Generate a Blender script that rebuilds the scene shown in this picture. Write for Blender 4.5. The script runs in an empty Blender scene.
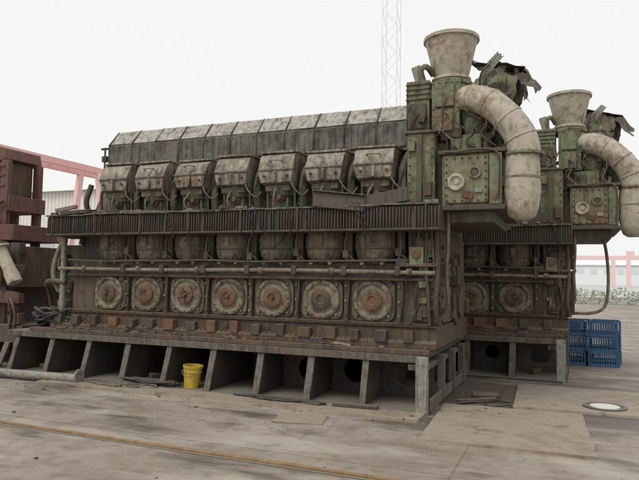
import bpy, bmesh, math, random
from mathutils import Vector, Matrix, Euler

S = bpy.context.scene
rad = math.radians

# ------------------------------------------------------------------ materials
def ramp(nt, p0, c0, p1, c1):
    r = nt.nodes.new('ShaderNodeValToRGB')
    e = r.color_ramp.elements
    e[0].position = p0; e[0].color = c0
    e[1].position = p1; e[1].color = c1
    return r

def c4(c): return (c[0], c[1], c[2], 1)

def noise(nt, vec, scale, detail=6, rough=.6):
    n = nt.nodes.new('ShaderNodeTexNoise')
    n.inputs['Scale'].default_value = scale
    n.inputs['Detail'].default_value = detail
    n.inputs['Roughness'].default_value = rough
    nt.links.new(vec, n.inputs['Vector'])
    return n

def mapping(nt, vec, scale, loc=(0, 0, 0)):
    m = nt.nodes.new('ShaderNodeMapping')
    m.inputs['Scale'].default_value = scale
    m.inputs['Location'].default_value = loc
    nt.links.new(vec, m.inputs['Vector'])
    return m

def mixc(nt, fac, a, b, mode='MIX'):
    m = nt.nodes.new('ShaderNodeMix'); m.data_type = 'RGBA'; m.blend_type = mode
    if isinstance(fac, (int, float)): m.inputs[0].default_value = fac
    else: nt.links.new(fac, m.inputs[0])
    for sock, v in ((m.inputs[6], a), (m.inputs[7], b)):
        if isinstance(v, tuple): sock.default_value = c4(v)
        else: nt.links.new(v, sock)
    return m.outputs[2]

def mathn(nt, op, a, b=None, clamp=False):
    m = nt.nodes.new('ShaderNodeMath'); m.operation = op; m.use_clamp = clamp
    for i, v in enumerate((a, b)):
        if v is None: continue
        if isinstance(v, (int, float)): m.inputs[i].default_value = v
        else: nt.links.new(v, m.inputs[i])
    return m.outputs[0]

MATS = {}
def grime(name, base, rust=(.16, .07, .03), dark=(.034, .030, .025), rust_amt=.3, dark_amt=.4,
          dust=.25, rough=.75, metal=0.0, bump=.3, base2=None, sc=1.0, streak=1.0, dustcol=(.35, .315, .26)):
    m = bpy.data.materials.new(name); m.use_nodes = True
    nt = m.node_tree; b = nt.nodes['Principled BSDF']
    g = nt.nodes.new('ShaderNodeNewGeometry'); pos = g.outputs['Position']
    h = sum(ord(c) * (i + 3) for i, c in enumerate(name)) % 97
    v0 = mapping(nt, pos, (1, 1, 1), (h, h * .7, h * 1.3)).outputs[0]
    n1 = noise(nt, v0, 2.4 * sc, 8, .65)
    n2 = noise(nt, v0, 14 * sc, 8, .7)
    vs = mapping(nt, pos, (11, 11, .9), (h * .3, h, h)).outputs[0]
    n3 = noise(nt, vs, 1.6, 6, .6)
    n4 = noise(nt, v0, 60, 4, .6)
    n5 = noise(nt, v0, 5.5 * sc, 7, .7)
    if base2 is None: base2 = tuple(x * .55 for x in base)
    r0 = ramp(nt, .35, (0, 0, 0, 1), .65, (1, 1, 1, 1)); nt.links.new(n2.outputs['Fac'], r0.inputs[0])
    col = mixc(nt, r0.outputs[0], base, base2)
    t = .66 - .32 * rust_amt
    s = mathn(nt, 'ADD', mathn(nt, 'MULTIPLY', n1.outputs['Fac'], .55), mathn(nt, 'MULTIPLY', n2.outputs['Fac'], .45))
    r1 = ramp(nt, t - .03, (0, 0, 0, 1), t + .06, (1, 1, 1, 1)); nt.links.new(s, r1.inputs[0])
    rc = mixc(nt, n4.outputs['Fac'], tuple(x * .5 for x in rust), tuple(min(1, x * 1.5) for x in rust))
    col = mixc(nt, r1.outputs[0], col, rc)
    t = .68 - .34 * dark_amt
    s2 = mathn(nt, 'ADD', mathn(nt, 'MULTIPLY', n3.outputs['Fac'], .6 * streak), mathn(nt, 'MULTIPLY', n5.outputs['Fac'], 1 - .6 * streak))
    r2 = ramp(nt, t - .05, (0, 0, 0, 1), t + .1, (.9, .9, .9, 1)); nt.links.new(s2, r2.inputs[0])
    col = mixc(nt, r2.outputs[0], col, dark)
    # dust settles on faces that look up
    sx = nt.nodes.new('ShaderNodeSeparateXYZ'); nt.links.new(g.outputs['Normal'], sx.inputs[0])
    up = mathn(nt, 'MULTIPLY', mathn(nt, 'SUBTRACT', sx.outputs[2], .25, True), 1.3 * dust, True)
    up = mathn(nt, 'MULTIPLY', up, mathn(nt, 'ADD', n2.outputs['Fac'], .45), True)
    col = mixc(nt, up, col, dustcol)
    nt.links.new(col, b.inputs['Base Color'])
    rr = mathn(nt, 'ADD', mathn(nt, 'MULTIPLY', n2.outputs['Fac'], .5), rough - .3, True)
    nt.links.new(rr, b.inputs['Roughness'])
    b.inputs['Metallic'].default_value = metal
    bp = nt.nodes.new('ShaderNodeBump'); bp.inputs['Strength'].default_value = bump
    bp.inputs['Distance'].default_value = .02
    nt.links.new(mathn(nt, 'ADD', n2.outputs['Fac'], mathn(nt, 'MULTIPLY', n4.outputs['Fac'], .4)), bp.inputs['Height'])
    nt.links.new(bp.outputs[0], b.inputs['Normal'])
    MATS[name] = m
    return m

def plain(name, col, rough=.8, var=.15, sc=3):
    m = bpy.data.materials.new(name); m.use_nodes = True
    nt = m.node_tree; b = nt.nodes['Principled BSDF']
    g = nt.nodes.new('ShaderNodeNewGeometry')
    n = noise(nt, g.outputs['Position'], sc, 5)
    nt.links.new(mixc(nt, n.outputs['Fac'], tuple(x * (1 - var) for x in col), tuple(min(1, x * (1 + var)) for x in col)), b.inputs['Base Color'])
    b.inputs['Roughness'].default_value = rough
    MATS[name] = m
    return m

grime('green', (.195, .23, .125), rust_amt=.42, dark_amt=.42, rust=(.155, .105, .06), base2=(.135, .16, .085))
grime('green_dirty', (.105, .115, .068), rust_amt=.46, dark_amt=.54, rust=(.12, .082, .045), base2=(.075, .082, .048))
grime('soot', (.078, .070, .055), rust_amt=.5, dark_amt=.42, rust=(.10, .072, .048), dust=.4, base2=(.052, .047, .037))
grime('block', (.115, .102, .07), rust_amt=.5, dark_amt=.5, rust=(.12, .078, .046), dust=.35, base2=(.07, .07, .046))
grime('cover', (.36, .32, .25), rust_amt=.42, dark_amt=.54, rust=(.175, .125, .078), dust=.45, base2=(.22, .19, .14), dark=(.045, .038, .03))
grime('barrel', (.20, .175, .125), rust_amt=.42, dark_amt=.52, rust=(.14, .098, .06), base2=(.125, .11, .078))
grime('door', (.25, .22, .16), rust_amt=.48, dark_amt=.46, rust=(.15, .10, .058), base2=(.16, .145, .105), streak=.5)
grime('rust', (.19, .10, .05), rust_amt=.5, dark_amt=.42, rust=(.15, .075, .037), base2=(.12, .068, .04), streak=.3)
grime('rust_dark', (.11, .073, .045), rust_amt=.5, dark_amt=.52, rust=(.135, .078, .043), base2=(.072, .052, .034))
grime('rust_plate', (.225, .215, .13), rust_amt=.47, dark_amt=.38, rust=(.185, .12, .068), base2=(.155, .17, .10))
grime('silver', (.49, .44, .355), rust_amt=.38, dark_amt=.32, rust=(.29, .20, .125), base2=(.37, .33, .26), rough=.65, streak=.5)
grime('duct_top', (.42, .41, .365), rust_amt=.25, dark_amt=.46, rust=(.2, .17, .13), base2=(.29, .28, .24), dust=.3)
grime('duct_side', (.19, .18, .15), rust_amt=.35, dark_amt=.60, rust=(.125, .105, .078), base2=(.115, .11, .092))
grime('pipe', (.25, .225, .17), rust_amt=.42, dark_amt=.36, rust=(.17, .115, .07))
grime('steel_base', (.072, .066, .055), rust_amt=.4, dark_amt=.45, rust=(.105, .07, .045), dust=.5)
grime('gusset', (.155, .14, .115), rust_amt=.38, dark_amt=.44, rust=(.13, .09, .06), dust=.3)
grime('greypaint', (.32, .305, .27), rust_amt=.32, dark_amt=.36, rust=(.2, .14, .09))
grime('rubber', (.03, .029, .027), rust_amt=.1, dark_amt=.2, dust=.25)
grime('cable_tan', (.14, .12, .085), rust_amt=.2, dark_amt=.3)
grime('maroon', (.17, .068, .055), rust_amt=.4, dark_amt=.36, rust=(.125, .075, .055), base2=(.12, .055, .045))
grime('yellow', (.60, .42, .04), rust_amt=.14, dark_amt=.2, rust=(.4, .3, .1), dust=.1)
grime('blue', (.07, .17, .32), rust_amt=.05, dark_amt=.06, dust=.3, bump=.1, base2=(.055, .14, .26))
grime('plate_steel', (.33, .27, .21), rust_amt=.45, dark_amt=.2, rust=(.235, .175, .125), base2=(.27, .22, .17), dust=.25, streak=0, bump=.2, sc=.5)
grime('rail_rust', (.33, .20, .09), rust_amt=.4, dark_amt=.2, rust=(.22, .13, .07), dust=.05)
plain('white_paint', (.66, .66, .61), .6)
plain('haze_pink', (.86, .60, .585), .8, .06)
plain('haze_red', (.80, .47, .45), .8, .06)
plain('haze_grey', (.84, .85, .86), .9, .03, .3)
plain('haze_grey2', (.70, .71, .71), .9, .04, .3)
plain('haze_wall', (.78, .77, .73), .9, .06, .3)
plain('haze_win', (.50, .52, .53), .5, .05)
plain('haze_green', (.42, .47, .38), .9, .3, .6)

# ------------------------------------------------------------------ builder
class Builder:
    def __init__(self, seed=1):
        self.bms = {}; self.rng = random.Random(seed)
    def bm(self, m):
        if m not in self.bms: self.bms[m] = bmesh.new()
        return self.bms[m]
    def hexa(self, m, pts):
        bm = self.bm(m); v = [bm.verts.new(p) for p in pts]
        for f in ((0, 3, 2, 1), (4, 5, 6, 7), (0, 1, 5, 4), (1, 2, 6, 5), (2, 3, 7, 6), (3, 0, 4, 7)):
            bm.faces.new([v[i] for i in f])
    def box(self, m, x0, x1, y0, y1, z0, z1, j=.0015):
        r = self.rng.uniform
        x0 += r(-j, j); x1 += r(-j, j); y0 += r(-j, j); y1 += r(-j, j); z0 += r(-j, j); z1 += r(-j, j)
        self.hexa(m, [(x0, y0, z0), (x1, y0, z0), (x1, y1, z0), (x0, y1, z0), (x0, y0, z1), (x1, y0, z1), (x1, y1, z1), (x0, y1, z1)])
    def obox(self, m, c, s, rot=(0, 0, 0), taper=1.0):
        M = Matrix.Translation(c) @ Euler([rad(a) for a in rot]).to_matrix().to_4x4()
        x, y, z = (a / 2 for a in s); t = taper
        P = [(-x * t, -y * t, -z), (x * t, -y * t, -z), (x * t, y * t, -z), (-x * t, y * t, -z), (-x, -y, z), (x, -y, z), (x, y, z), (-x, y, z)]
        self.hexa(m, [M @ Vector(p) for p in P])
    def prism(self, m, prof, x0, x1, axis='X', j=.001):
        bm = self.bm(m); r = self.rng.uniform
        x0 += r(-j, j); x1 += r(-j, j)
        if axis == 'X': f = lambda a, p: (a, p[0], p[1])
        elif axis == 'Y': f = lambda a, p: (p[0], a, p[1])
        else: f = lambda a, p: (p[0], p[1], a)
        A = [bm.verts.new(f(x0, p)) for p in prof]; Bv = [bm.verts.new(f(x1, p)) for p in prof]
        n = len(prof)
        bm.faces.new(A); bm.faces.new(Bv[::-1])
        for i in range(n):
            bm.faces.new([A[i], Bv[i], Bv[(i + 1) % n], A[(i + 1) % n]])
    def lathe(self, m, c, axis, prof, seg=24, cap=True):
        """prof: list of (radius, distance along axis)"""
        bm = self.bm(m); ax = Vector(axis).normalized()
        q = Vector((0, 0, 1)).rotation_difference(ax); c = Vector(c)
        rings = []
        for (r, t) in prof:
            rings.append([bm.verts.new(c + q @ Vector((r * math.cos(2 * math.pi * i / seg), r * math.sin(2 * math.pi * i / seg), t))) for i in range(seg)])
        for a, b in zip(rings, rings[1:]):
            for i in range(seg):
                bm.faces.new([a[i], a[(i + 1) % seg], b[(i + 1) % seg], b[i]])
        if cap:
            bm.faces.new(rings[0][::-1]); bm.faces.new(rings[-1])
    def cyl(self, m, p0, p1, r, r2=None, seg=16):
        p0 = Vector(p0); p1 = Vector(p1); d = p1 - p0
        self.lathe(m, p0, d, [(r, 0), (r if r2 is None else r2, d.length)], seg)
    def tube(self, m, pts, r, seg=10, sub=6, closed_caps=True):
        P = [Vector(p) for p in pts]; n = len(P); out = []
        if n == 2: out = P
        else:
            for i in range(n - 1):
                p0 = P[max(i - 1, 0)]; p1 = P[i]; p2 = P[i + 1]; p3 = P[min(i + 2, n - 1)]
                for k in range(sub):
                    t = k / sub
                    out.append(.5 * ((2 * p1) + (-p0 + p2) * t + (2 * p0 - 5 * p1 + 4 * p2 - p3) * t * t + (-p0 + 3 * p1 - 3 * p2 + p3) * t ** 3))
            out.append(P[-1])
        bm = self.bm(m); rings = []; up = None
        for i, p in enumerate(out):
            d = (out[min(i + 1, len(out) - 1)] - out[max(i - 1, 0)])
            if d.length < 1e-6: continue
            d.normalize()
            if up is None: up = d.orthogonal().normalized()
            up = (up - d * up.dot(d)).normalized(); s = d.cross(up)
            rr = r if not callable(r) else r(i / (len(out) - 1))
            rings.append([bm.verts.new(p + (up * math.cos(a) + s * math.sin(a)) * rr) for a in [2 * math.pi * k / seg for k in range(seg)]])
        for a, b in zip(rings, rings[1:]):
            for i in range(seg): bm.faces.new([a[i], a[(i + 1) % seg], b[(i + 1) % seg], b[i]])
        if closed_caps: bm.faces.new(rings[0][::-1]); bm.faces.new(rings[-1])
    def holed(self, m, x0, x1, z0, z1, y, th, r, cx=None, cz=None, seg=24):
        bm = self.bm(m); cx = (x0 + x1) / 2 if cx is None else cx; cz = (z0 + z1) / 2 if cz is None else cz
        L = []
        for yy in (y, y + th):
            o = []; inn = []
            for i in range(seg):
                a = 2 * math.pi * (i + .0) / seg; c, s = math.cos(a), math.sin(a); k = 1 / max(abs(c), abs(s))
                ox, oz = c * k, s * k
                o.append(bm.verts.new(((x1 if ox > 0 else x0) * abs(ox) + cx * (1 - abs(ox)), yy, (z1 if oz > 0 else z0) * abs(oz) + cz * (1 - abs(oz)))))
                inn.append(bm.verts.new((cx + r * c, yy, cz + r * s)))
            L.append((o, inn))
        for i in range(seg):
            j = (i + 1) % seg
            bm.faces.new([L[0][0][i], L[0][0][j], L[0][1][j], L[0][1][i]])
            bm.faces.new([L[1][0][i], L[1][1][i], L[1][1][j], L[1][0][j]])
            bm.faces.new([L[0][1][i], L[0][1][j], L[1][1][j], L[1][1][i]])
    def sheet(self, m, pts, nu, nv, crumple=.03):
        bm = self.bm(m); a, b, c, d = [Vector(p) for p in pts]; g = []
        for i in range(nu + 1):
            row = []
            for k in range(nv + 1):
                u, v = i / nu, k / nv
                p = (a * (1 - u) + b * u) * (1 - v) + (d * (1 - u) + c * u) * v
                p = p + Vector([self.rng.uniform(-crumple, crumple) for _ in range(3)])
                row.append(bm.verts.new(p))
            g.append(row)
        for i in range(nu):
            for k in range(nv):
                if (i in (0, nu - 1) or k in (0, nv - 1)) and self.rng.random() < .12: continue
                bm.faces.new([g[i][k], g[i + 1][k], g[i + 1][k + 1], g[i][k + 1]])
    def bolts(self, m, pts, axis, r=.014, h=.018):
        for p in pts: self.lathe(m, p, axis, [(r, 0), (r, h)], 6)
    def finish(self, name, pivot=(0, 0, 0), loc=None, rotz=0, bevel=.004, names=None):
        e = bpy.data.objects.new(name, None); S.collection.objects.link(e)
        e.location = pivot if loc is None else loc; e.rotation_euler[2] = rotz
        e.empty_display_size = .2
        for m, bm in self.bms.items():
            bmesh.ops.recalc_face_normals(bm, faces=bm.faces)
            bmesh.ops.translate(bm, verts=bm.verts, vec=-Vector(pivot))
            for ed in bm.edges:
                if len(ed.link_faces) == 2 and ed.calc_face_angle(0) > rad(38): ed.smooth = False
            for f in bm.faces: f.smooth = True
            me = bpy.data.meshes.new(m + '_part'); bm.to_mesh(me); bm.free()
            me.materials.append(MATS[m])
            o = bpy.data.objects.new((names or {}).get(m, m + '_parts'), me); S.collection.objects.link(o); o.parent = e
            if bevel:
                md = o.modifiers.new('bevel', 'BEVEL'); md.width = bevel; md.segments = 1; md.limit_method = 'ANGLE'; md.angle_limit = rad(40)
        return e

# ------------------------------------------------------------------ the engine
PITCH = .638; X0 = -5.92
CYL = [X0 + PITCH * i for i in range(7)]

def engine(name, seed, off, foundation_left=-7.56, overflow=False):
    B = Builder(seed); R = B.rng
    XL, XR = -6.62, -1.40          # block ends
    YF, YB = 6.76, 8.60            # block faces
    YC = 7.84
    # ---- foundation
    fl = foundation_left
    B.box('steel_base', fl, -1.42, 6.52, 9.0, .56, .60)
    B.box('gusset', fl, -1.42, 6.49, 6.52, .52, .60)
    B.box('rust_dark', fl + .4, -1.40, 6.50, 6.9, .603, .655)
    B.box('steel_base', fl, -1.42, 6.34, 9.05, .0, .03)
    gx = [-7.38 + .6595 * i for i in range(9)]
    for i, x in enumerate(gx):
        w = .040 + R.uniform(-.004, .004); dx = R.uniform(-.012, .012)
        B.hexa('gusset', [(x - w + dx, 6.37, .03), (x + w + dx, 6.37, .03), (x + w + dx, 6.395, .03), (x - w + dx, 6.395, .03),
                          (x - w, 6.53, .56), (x + w, 6.53, .56), (x + w, 6.555, .56), (x - w, 6.555, .56)])
        B.prism('steel_base', [(6.39, .03), (8.3, .03), (8.3, .56), (6.55, .56)], x - .012, x + .012)
    B.box('greypaint', -1.50, -1.38, 6.34, 6.44, .0, .60)
    B.box('gusset', -1.38, -1.36, 6.44, 8.9, .03, .16)
    B.box('gusset', -1.62, -1.42, 6.5, 8.9, .44, .50)
    for y in (7.1, 7.8, 8.5): B.box('gusset', -1.42, -1.34, y, y + .06, .03, .56)
    for i, (a, b) in enumerate(zip(gx, gx[1:] + [-1.45])):
        yy = 7.05 + R.uniform(0, .12) if i >= 6 else 7.5 + R.uniform(0, .3)
        B.holed('steel_base', a + .013, b - .013, .03, .555, yy, .02, .13 + R.uniform(-.03, .03), cx=(a + b) / 2 + R.uniform(-.05, .05), cz=.28 + R.uniform(-.03, .03))
        if R.random() < .6: B.obox(R.choice(['rust_dark', 'cable_tan', 'soot']), ((a + b) / 2 + R.uniform(-.1, .1), 6.8 + R.uniform(-.1, .2), .07), (R.uniform(.1, .3), R.uniform(.08, .2), R.uniform(.04, .1)), (R.uniform(-8, 8), R.uniform(-8, 8), R.uniform(0, 90)))
    B.box('steel_base', fl, -1.5, 8.4, 8.42, .03, .56)
    # ---- bedplate
    B.prism('rust_dark', [(6.60, .658), (6.60, .72), (6.66, .745), (6.66, .87), (6.62, .90), (8.75, .90), (8.75, .658)], XL - .25, -1.34)
    x = XL - .1
    while x < -1.4:
        m = R.choice(['rust', 'rust_dark', 'rust_dark', 'soot', 'rust_dark'])
        w = R.uniform(.045, .085)
        B.box(m, x - w, x + w, 6.565 + R.uniform(0, .03), 6.66, .722, .83 + R.uniform(0, .04))
        B.bolts('rust', [(x - .13, 6.63, .72), (x + .13, 6.63, .72)], (0, 0, 1), .018, R.uniform(.02, .05))
        x += PITCH / 2 + (R.uniform(-.015, .015))
    for i in range(9):
        x = XL + .2 + i * .58
        B.lathe('soot', (x + .1, 6.66, .81), (0, -1, 0), [(.035, 0), (.035, .012)], 14)
    for i in range(30): # oily rags / scale lying on the flange
        B.obox(R.choice(['soot', 'rust_dark', 'cable_tan', 'rust']), (R.uniform(XL - .2, -1.4), R.uniform(6.52, 6.6), .668), (R.uniform(.03, .15), R.uniform(.02, .06), R.uniform(.01, .035)), (R.uniform(-9, 9), R.uniform(-9, 9), R.uniform(-30, 30)))
    # ---- crankcase block
    B.box('block', XL, XR, YF, YB, .903, 1.60)
    B.box('soot', XL + .03, XR, YF + .16, YB - .16, 1.60, 2.0)
    B.box('rust_dark', XL - .02, XR - .02, 6.69, 6.76, .903, .93)
    B.box('block', XL - .02, XR + .01, 6.68, 6.76, 1.425, 1.455)
    for x in CYL:
        w, h, c = .262, .235, .10
        z = 1.17
        prof = []
        for sx, sz in ((1, 1), (-1, 1), (-1, -1), (1, -1)):
            for t in range(5):
                a = math.atan2(sz, sx) - math.pi / 4 + t * math.pi / 8
                prof.append((x + sx * (w - c) + c * math.cos(a), z + sz * (h - c) + c * math.sin(a)))
        B.prism('barrel', prof, 6.725, 6.76, 'Y')
        B.lathe('door', (x, 6.725, z), (0, -1, 0), [(.236, 0), (.236, .03), (.22, .045), (.19, .045), (.178, .024), (.15, .024), (.138, .034), (.125, .034)], 36)
        hub = R.choice(['rust', 'rust', 'rust_dark'])
        B.lathe(hub, (x, 6.691, z), (0, -1, 0), [(.122, 0), (.122, .022), (.09, .034), (.05, .034), (.045, .02)], 28)
        a0 = R.uniform(0, 3)
        for k in range(R.randint(0, 2)): B.obox('rust_dark', (x, 6.656 - .003 * k, z), (.2, .008, .02), (0, math.degrees(a0) + k * 75, 0))
        if R.random() < .6: B.lathe('rust_dark', (x + R.uniform(-.02, .02), 6.67, z), (0, -1, 0), [(.03, 0), (.026, .045)], 12)
        B.bolts('rust_dark', [(x + .207 * math.cos(a), 6.682, z + .207 * math.sin(a)) for a in [k * math.pi / 6 for k in range(12)] if R.random() > .12], (0, -1, 0), .011, .014)
        for k in range(4):
            a = math.pi / 4 + k * math.pi / 2
            B.bolts('door', [(x + .27 * math.cos(a), 6.725, z + .25 * math.sin(a))], (0, -1, 0), .018, .03)
        xr = x + PITCH / 2
        if xr < XR:
            B.box('green_dirty', xr - .022, xr + .022, 6.70, 6.76, .93, 1.425)
            B.bolts('door', [(xr, 6.70, q) for q in (1.0, 1.16, 1.33)], (0, -1, 0), .018, .03)
            if R.random() < .5: B.tube('soot', [(xr + .03, 6.69, 1.44), (xr + .04, 6.66, 1.2), (xr + .02 + R.uniform(-.03, .03), 6.65, .95)], .012, 6)
        B.box('soot', xr - .03, xr + .03, 6.58, 6.70, 1.46, 1.56)
        B.bolts('pipe', [(x - .12, 6.70, 1.60), (x + .12, 6.70, 1.60)], (0, -1, 0), .028, .05)
    B.tube('pipe', [(XL - .15, 6.62, 1.50), (-5.1, 6.622, 1.492), (-3.2, 6.62, 1.507), (-1.35, 6.62, 1.49)], .026, 12)
    for k in range(6): B.cyl('barrel', (XL + .3 + k * .93, 6.62, 1.50), (XL + .36 + k * .93, 6.62, 1.50), .042)
    B.tube('rust_dark', [(XL, 6.66, 1.415), (-1.38, 6.66, 1.415)], .018, 8)
    B.tube('soot', [(XL + i * .58, 6.64 + .02 * (i % 2), 1.62 + R.uniform(-.015, .015)) for i in range(10)], .015, 8)
    # ---- barrels below the ledge
    for x in CYL:
        B.lathe('barrel', (x, 6.88, 1.58), (0, 0, 1), [(.13, 0), (.21, .04), (.25, .12), (.265, .22), (.265, .34), (.24, .40)], 28)
        B.lathe('soot', (x, 6.88, 1.76), (0, 0, 1), [(.270, 0), (.270, .02)], 28)
        B.box('barrel', x - .05, x + .05, 6.60, 6.66, 1.80, 1.93)
        B.bolts('rust_dark', [(x + q, 6.665, 1.70) for q in (-.1, .1)], (0, -1, 0), .016, .03)
        xr = x + PITCH / 2
        B.box('block', xr - .045, xr + .045, 6.76, 6.95, 1.58, 1.98)
        B.tube('cable_tan', [(xr, 6.7, 1.98), (xr + R.uniform(-.03, .03), 6.66, 1.8), (xr + R.uniform(-.05, .05), 6.68, 1.6)], .014, 7)
        B.tube('soot', [(xr - .07, 6.7, 1.98), (xr - .06, 6.68, 1.75), (xr + .08, 6.66, 1.66), (xr + .1, 6.7, 1.56)], .011, 6)
        B.obox(R.choice(['cable_tan', 'green_dirty', 'soot']), (xr, 6.68, 1.72 + R.uniform(-.05, .08)), (.07, .07, .09))
        if R.random() < .5: B.tube('rubber', [(x - .2, 6.62, 1.97), (x - .1, 6.56, 1.80 + R.uniform(-.06, .06)), (x + .08, 6.56, 1.78), (x + .2, 6.62, 1.96)], .009, 6)
    # ---- ribbed ledge
    LX0, LX1 = -6.85, -1.28
    B.box('soot', LX0, LX1, 6.47, 6.86, 1.985, 2.225)
    B.box('soot', LX0 - .01, LX1 + .01, 6.44, 6.8, 1.960, 1.984)
    xs = LX0
    while xs < LX1 - .3:
        B.obox('duct_side', (xs + .345, 6.66 + R.uniform(-.012, .012), 2.237 + R.uniform(0, .006)), (.685, .48, .02), (R.uniform(-1, 1), R.uniform(-.7, .7), R.uniform(-.8, .8)))
        xs += .696
    x = LX0 + .02
    while x < LX1:
        w = .013; lo = R.uniform(-.008, .008)
        if R.random() > .07: B.hexa('soot', [(x, 6.435 + lo, 1.99), (x + w, 6.435 + lo, 1.99), (x + w, 6.47, 1.99), (x, 6.47, 1.99), (x + lo, 6.44, 2.215), (x + w + lo, 6.44, 2.215), (x + w, 6.47, 2.215), (x, 6.47, 2.215)])
        x += .036
    for i in range(8):
        xs = LX0 + .1 + i * .76
        B.box('soot', xs, xs + .02, 6.425, 6.47, 1.955, 2.25)
    B.obox('soot', (-2.42, 6.44, 2.29), (.62, .05, .17), (-8, 7, 2))
    B.obox('duct_side', (-2.42, 6.46, 2.385), (.64, .14, .012), (-8, 7, 2))
    B.obox('soot', (-1.90, 6.46, 2.31), (.56, .04, .15), (-5, -9, 0))
    B.obox('duct_side', (-5.2, 6.55, 2.27), (.8, .2, .02), (8, 2, 1))
    B.obox('soot', (-6.35, 6.52, 2.285), (.45, .22, .05), (4, -3, 5))
    B.obox('pipe', (-6.55, 6.5, 2.34), (.3, .06, .05), (0, -12, 20))
    for k in range(9):
        xx = R.uniform(LX0 + .2, LX1 - .2)
        B.tube('rubber', [(xx, 6.50, 2.26), (xx + .1, 6.42, 2.28), (xx + .18, 6.415, 2.1), (xx + .2 + R.uniform(-.1, .1), 6.44, 1.9)], .007, 5)
    for k in range(26):
        B.obox(R.choice(['soot', 'pipe', 'rust_dark', 'cover']), (R.uniform(LX0, LX1), R.uniform(6.46, 6.7), 2.27), (R.uniform(.04, .2), R.uniform(.03, .08), R.uniform(.02, .05)), (R.uniform(-9, 9), R.uniform(-9, 9), R.uniform(0, 180)))
    B.box('soot', LX0, LX1 - .2, YB + .0, YB + .33, 1.985, 2.225)
    # ---- V body
    B.prism('soot', [(6.86, 2.0), (8.82, 2.0), (8.75, 2.3), (8.35, 2.95), (7.33, 2.95), (6.98, 2.3)], XL + .1, XR - .3)
    # ---- cylinder heads, both banks
    for side in (0, 1):
        f = (lambda y: y) if side == 0 else (lambda y: 2 * YC - y)
        sg = 1 if side == 0 else -1
        for i, x in enumerate(CYL):
            jx = R.uniform(-.012, .012); x = x + jx
            B.lathe('green_dirty', (x, f(6.98), 2.24), (0, -.12 * sg, 1), [(.19, 0), (.19, .06), (.155, .09), (.155, .2), (.2, .23), (.215, .36)], 20)
            for sx in (-.19, -.1, .1, .19):
                B.cyl('pipe', (x + sx, f(6.82 + abs(sx) * .3), 2.25), (x + sx, f(6.80 + abs(sx) * .3), 2.58), .015, seg=7)
                B.cyl('soot', (x + sx, f(6.82 + abs(sx) * .3), 2.25), (x + sx, f(6.82 + abs(sx) * .3), 2.31), .026, seg=6)
            B.tube('pipe', [(x - .05, f(6.78), 2.26), (x - .06 + R.uniform(-.03, .03), f(6.72), 2.4), (x - .02, f(6.74), 2.52), (x, f(6.78), 2.6)], .014, 7)
            B.lathe('rust_dark', (x + .02, f(6.83), 2.42), (0, -sg, 0), [(.06, 0), (.06, .04), (.035, .05), (.035, .09)], 14)
            B.box('barrel' if R.random() < .5 else 'green_dirty', x - .17, x + .17, *sorted((f(6.75), f(7.1))), 2.50, 2.57)
            z0 = 2.56; dz = R.uniform(-.018, .018)
            prof = [(f(6.82), z0), (f(6.70), z0 + .04), (f(6.685), z0 + .20), (f(6.76), z0 + .36 + dz), (f(6.84), z0 + .42 + dz), (f(7.20), z0 + .42 + dz), (f(7.25), z0 + .05)]
            wl = .240
            bm = B.bm('cover'); A = []; C = []; lean = R.uniform(-.015, .015)
            for (y, z) in prof:
                t = .86 + .14 * min(1, (z - z0) / .2)
                A.append(bm.verts.new((x - wl * t + lean * (z - z0) * 3, y, z))); C.append(bm.verts.new((x + wl * t + lean * (z - z0) * 3, y, z)))
            n = len(prof); bm.faces.new(A); bm.faces.new(C[::-1])
            for k in range(n): bm.faces.new([A[k], C[k], C[(k + 1) % n], A[(k + 1) % n]])
            B.obox('cover', (x + lean, f(7.0), z0 + .428 + dz), (wl * 2 + .03, .42, .025), (R.uniform(-1.5, 1.5), R.uniform(-1, 1), R.uniform(-1.5, 1.5)))
            B.box('duct_side', x - wl - .008, x + wl + .008, *sorted((f(6.674), f(6.70))), z0 + .185, z0 + .207)
            B.box('cover', x - .02, x + .02, *sorted((f(6.66), f(6.70))), z0 + .05, z0 + .18)
            B.bolts('rust_dark', [(x + q, f(6.69), z0 + .12) for q in (-.16, .16)], (0, -sg, 0), .018, .03)
            B.bolts('rust_dark', [(x + q, f(6.90), z0 + .44 + dz) for q in (-.15, .15)], (0, 0, 1), .02, .04)
            if R.random() < .7: B.tube('pipe', [(x - .07, f(6.72), z0 + .30), (x - .07, f(6.66), z0 + .31), (x + .07, f(6.66), z0 + .31), (x + .07, f(6.72), z0 + .30)], .009, 6, 3)
            xr = x + PITCH / 2
            B.tube('green_dirty', [(xr, f(6.86), 2.25), (xr, f(6.82), 2.5), (xr - .02, f(6.92), 2.75), (xr, f(7.2), 2.98)], .05, 10)
            B.tube('rubber', [(xr - .05, f(6.74), 2.25), (xr - .03 + R.uniform(-.04, .04), f(6.72), 2.45), (xr + .02, f(6.8), 2.7)], .012, 6)
            B.tube('soot', [(xr - .12, f(6.72), 2.6), (xr - .04, f(6.66), 2.5), (xr + .06, f(6.68), 2.42), (xr + .1, f(6.75), 2.5)], .012, 6)
            B.cyl('soot', (x, f(7.15), 2.8), (x, f(7.32), 3.12), .12, seg=14)
    # ---- charge air duct on top
    DX0, DX1 = -6.40, -1.78
    sec = [(7.16, 3.02), (7.16, 3.36), (7.36, 3.60), (8.32, 3.60), (8.52, 3.36), (8.52, 3.02)]
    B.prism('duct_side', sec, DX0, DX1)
    npan = 11
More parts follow.
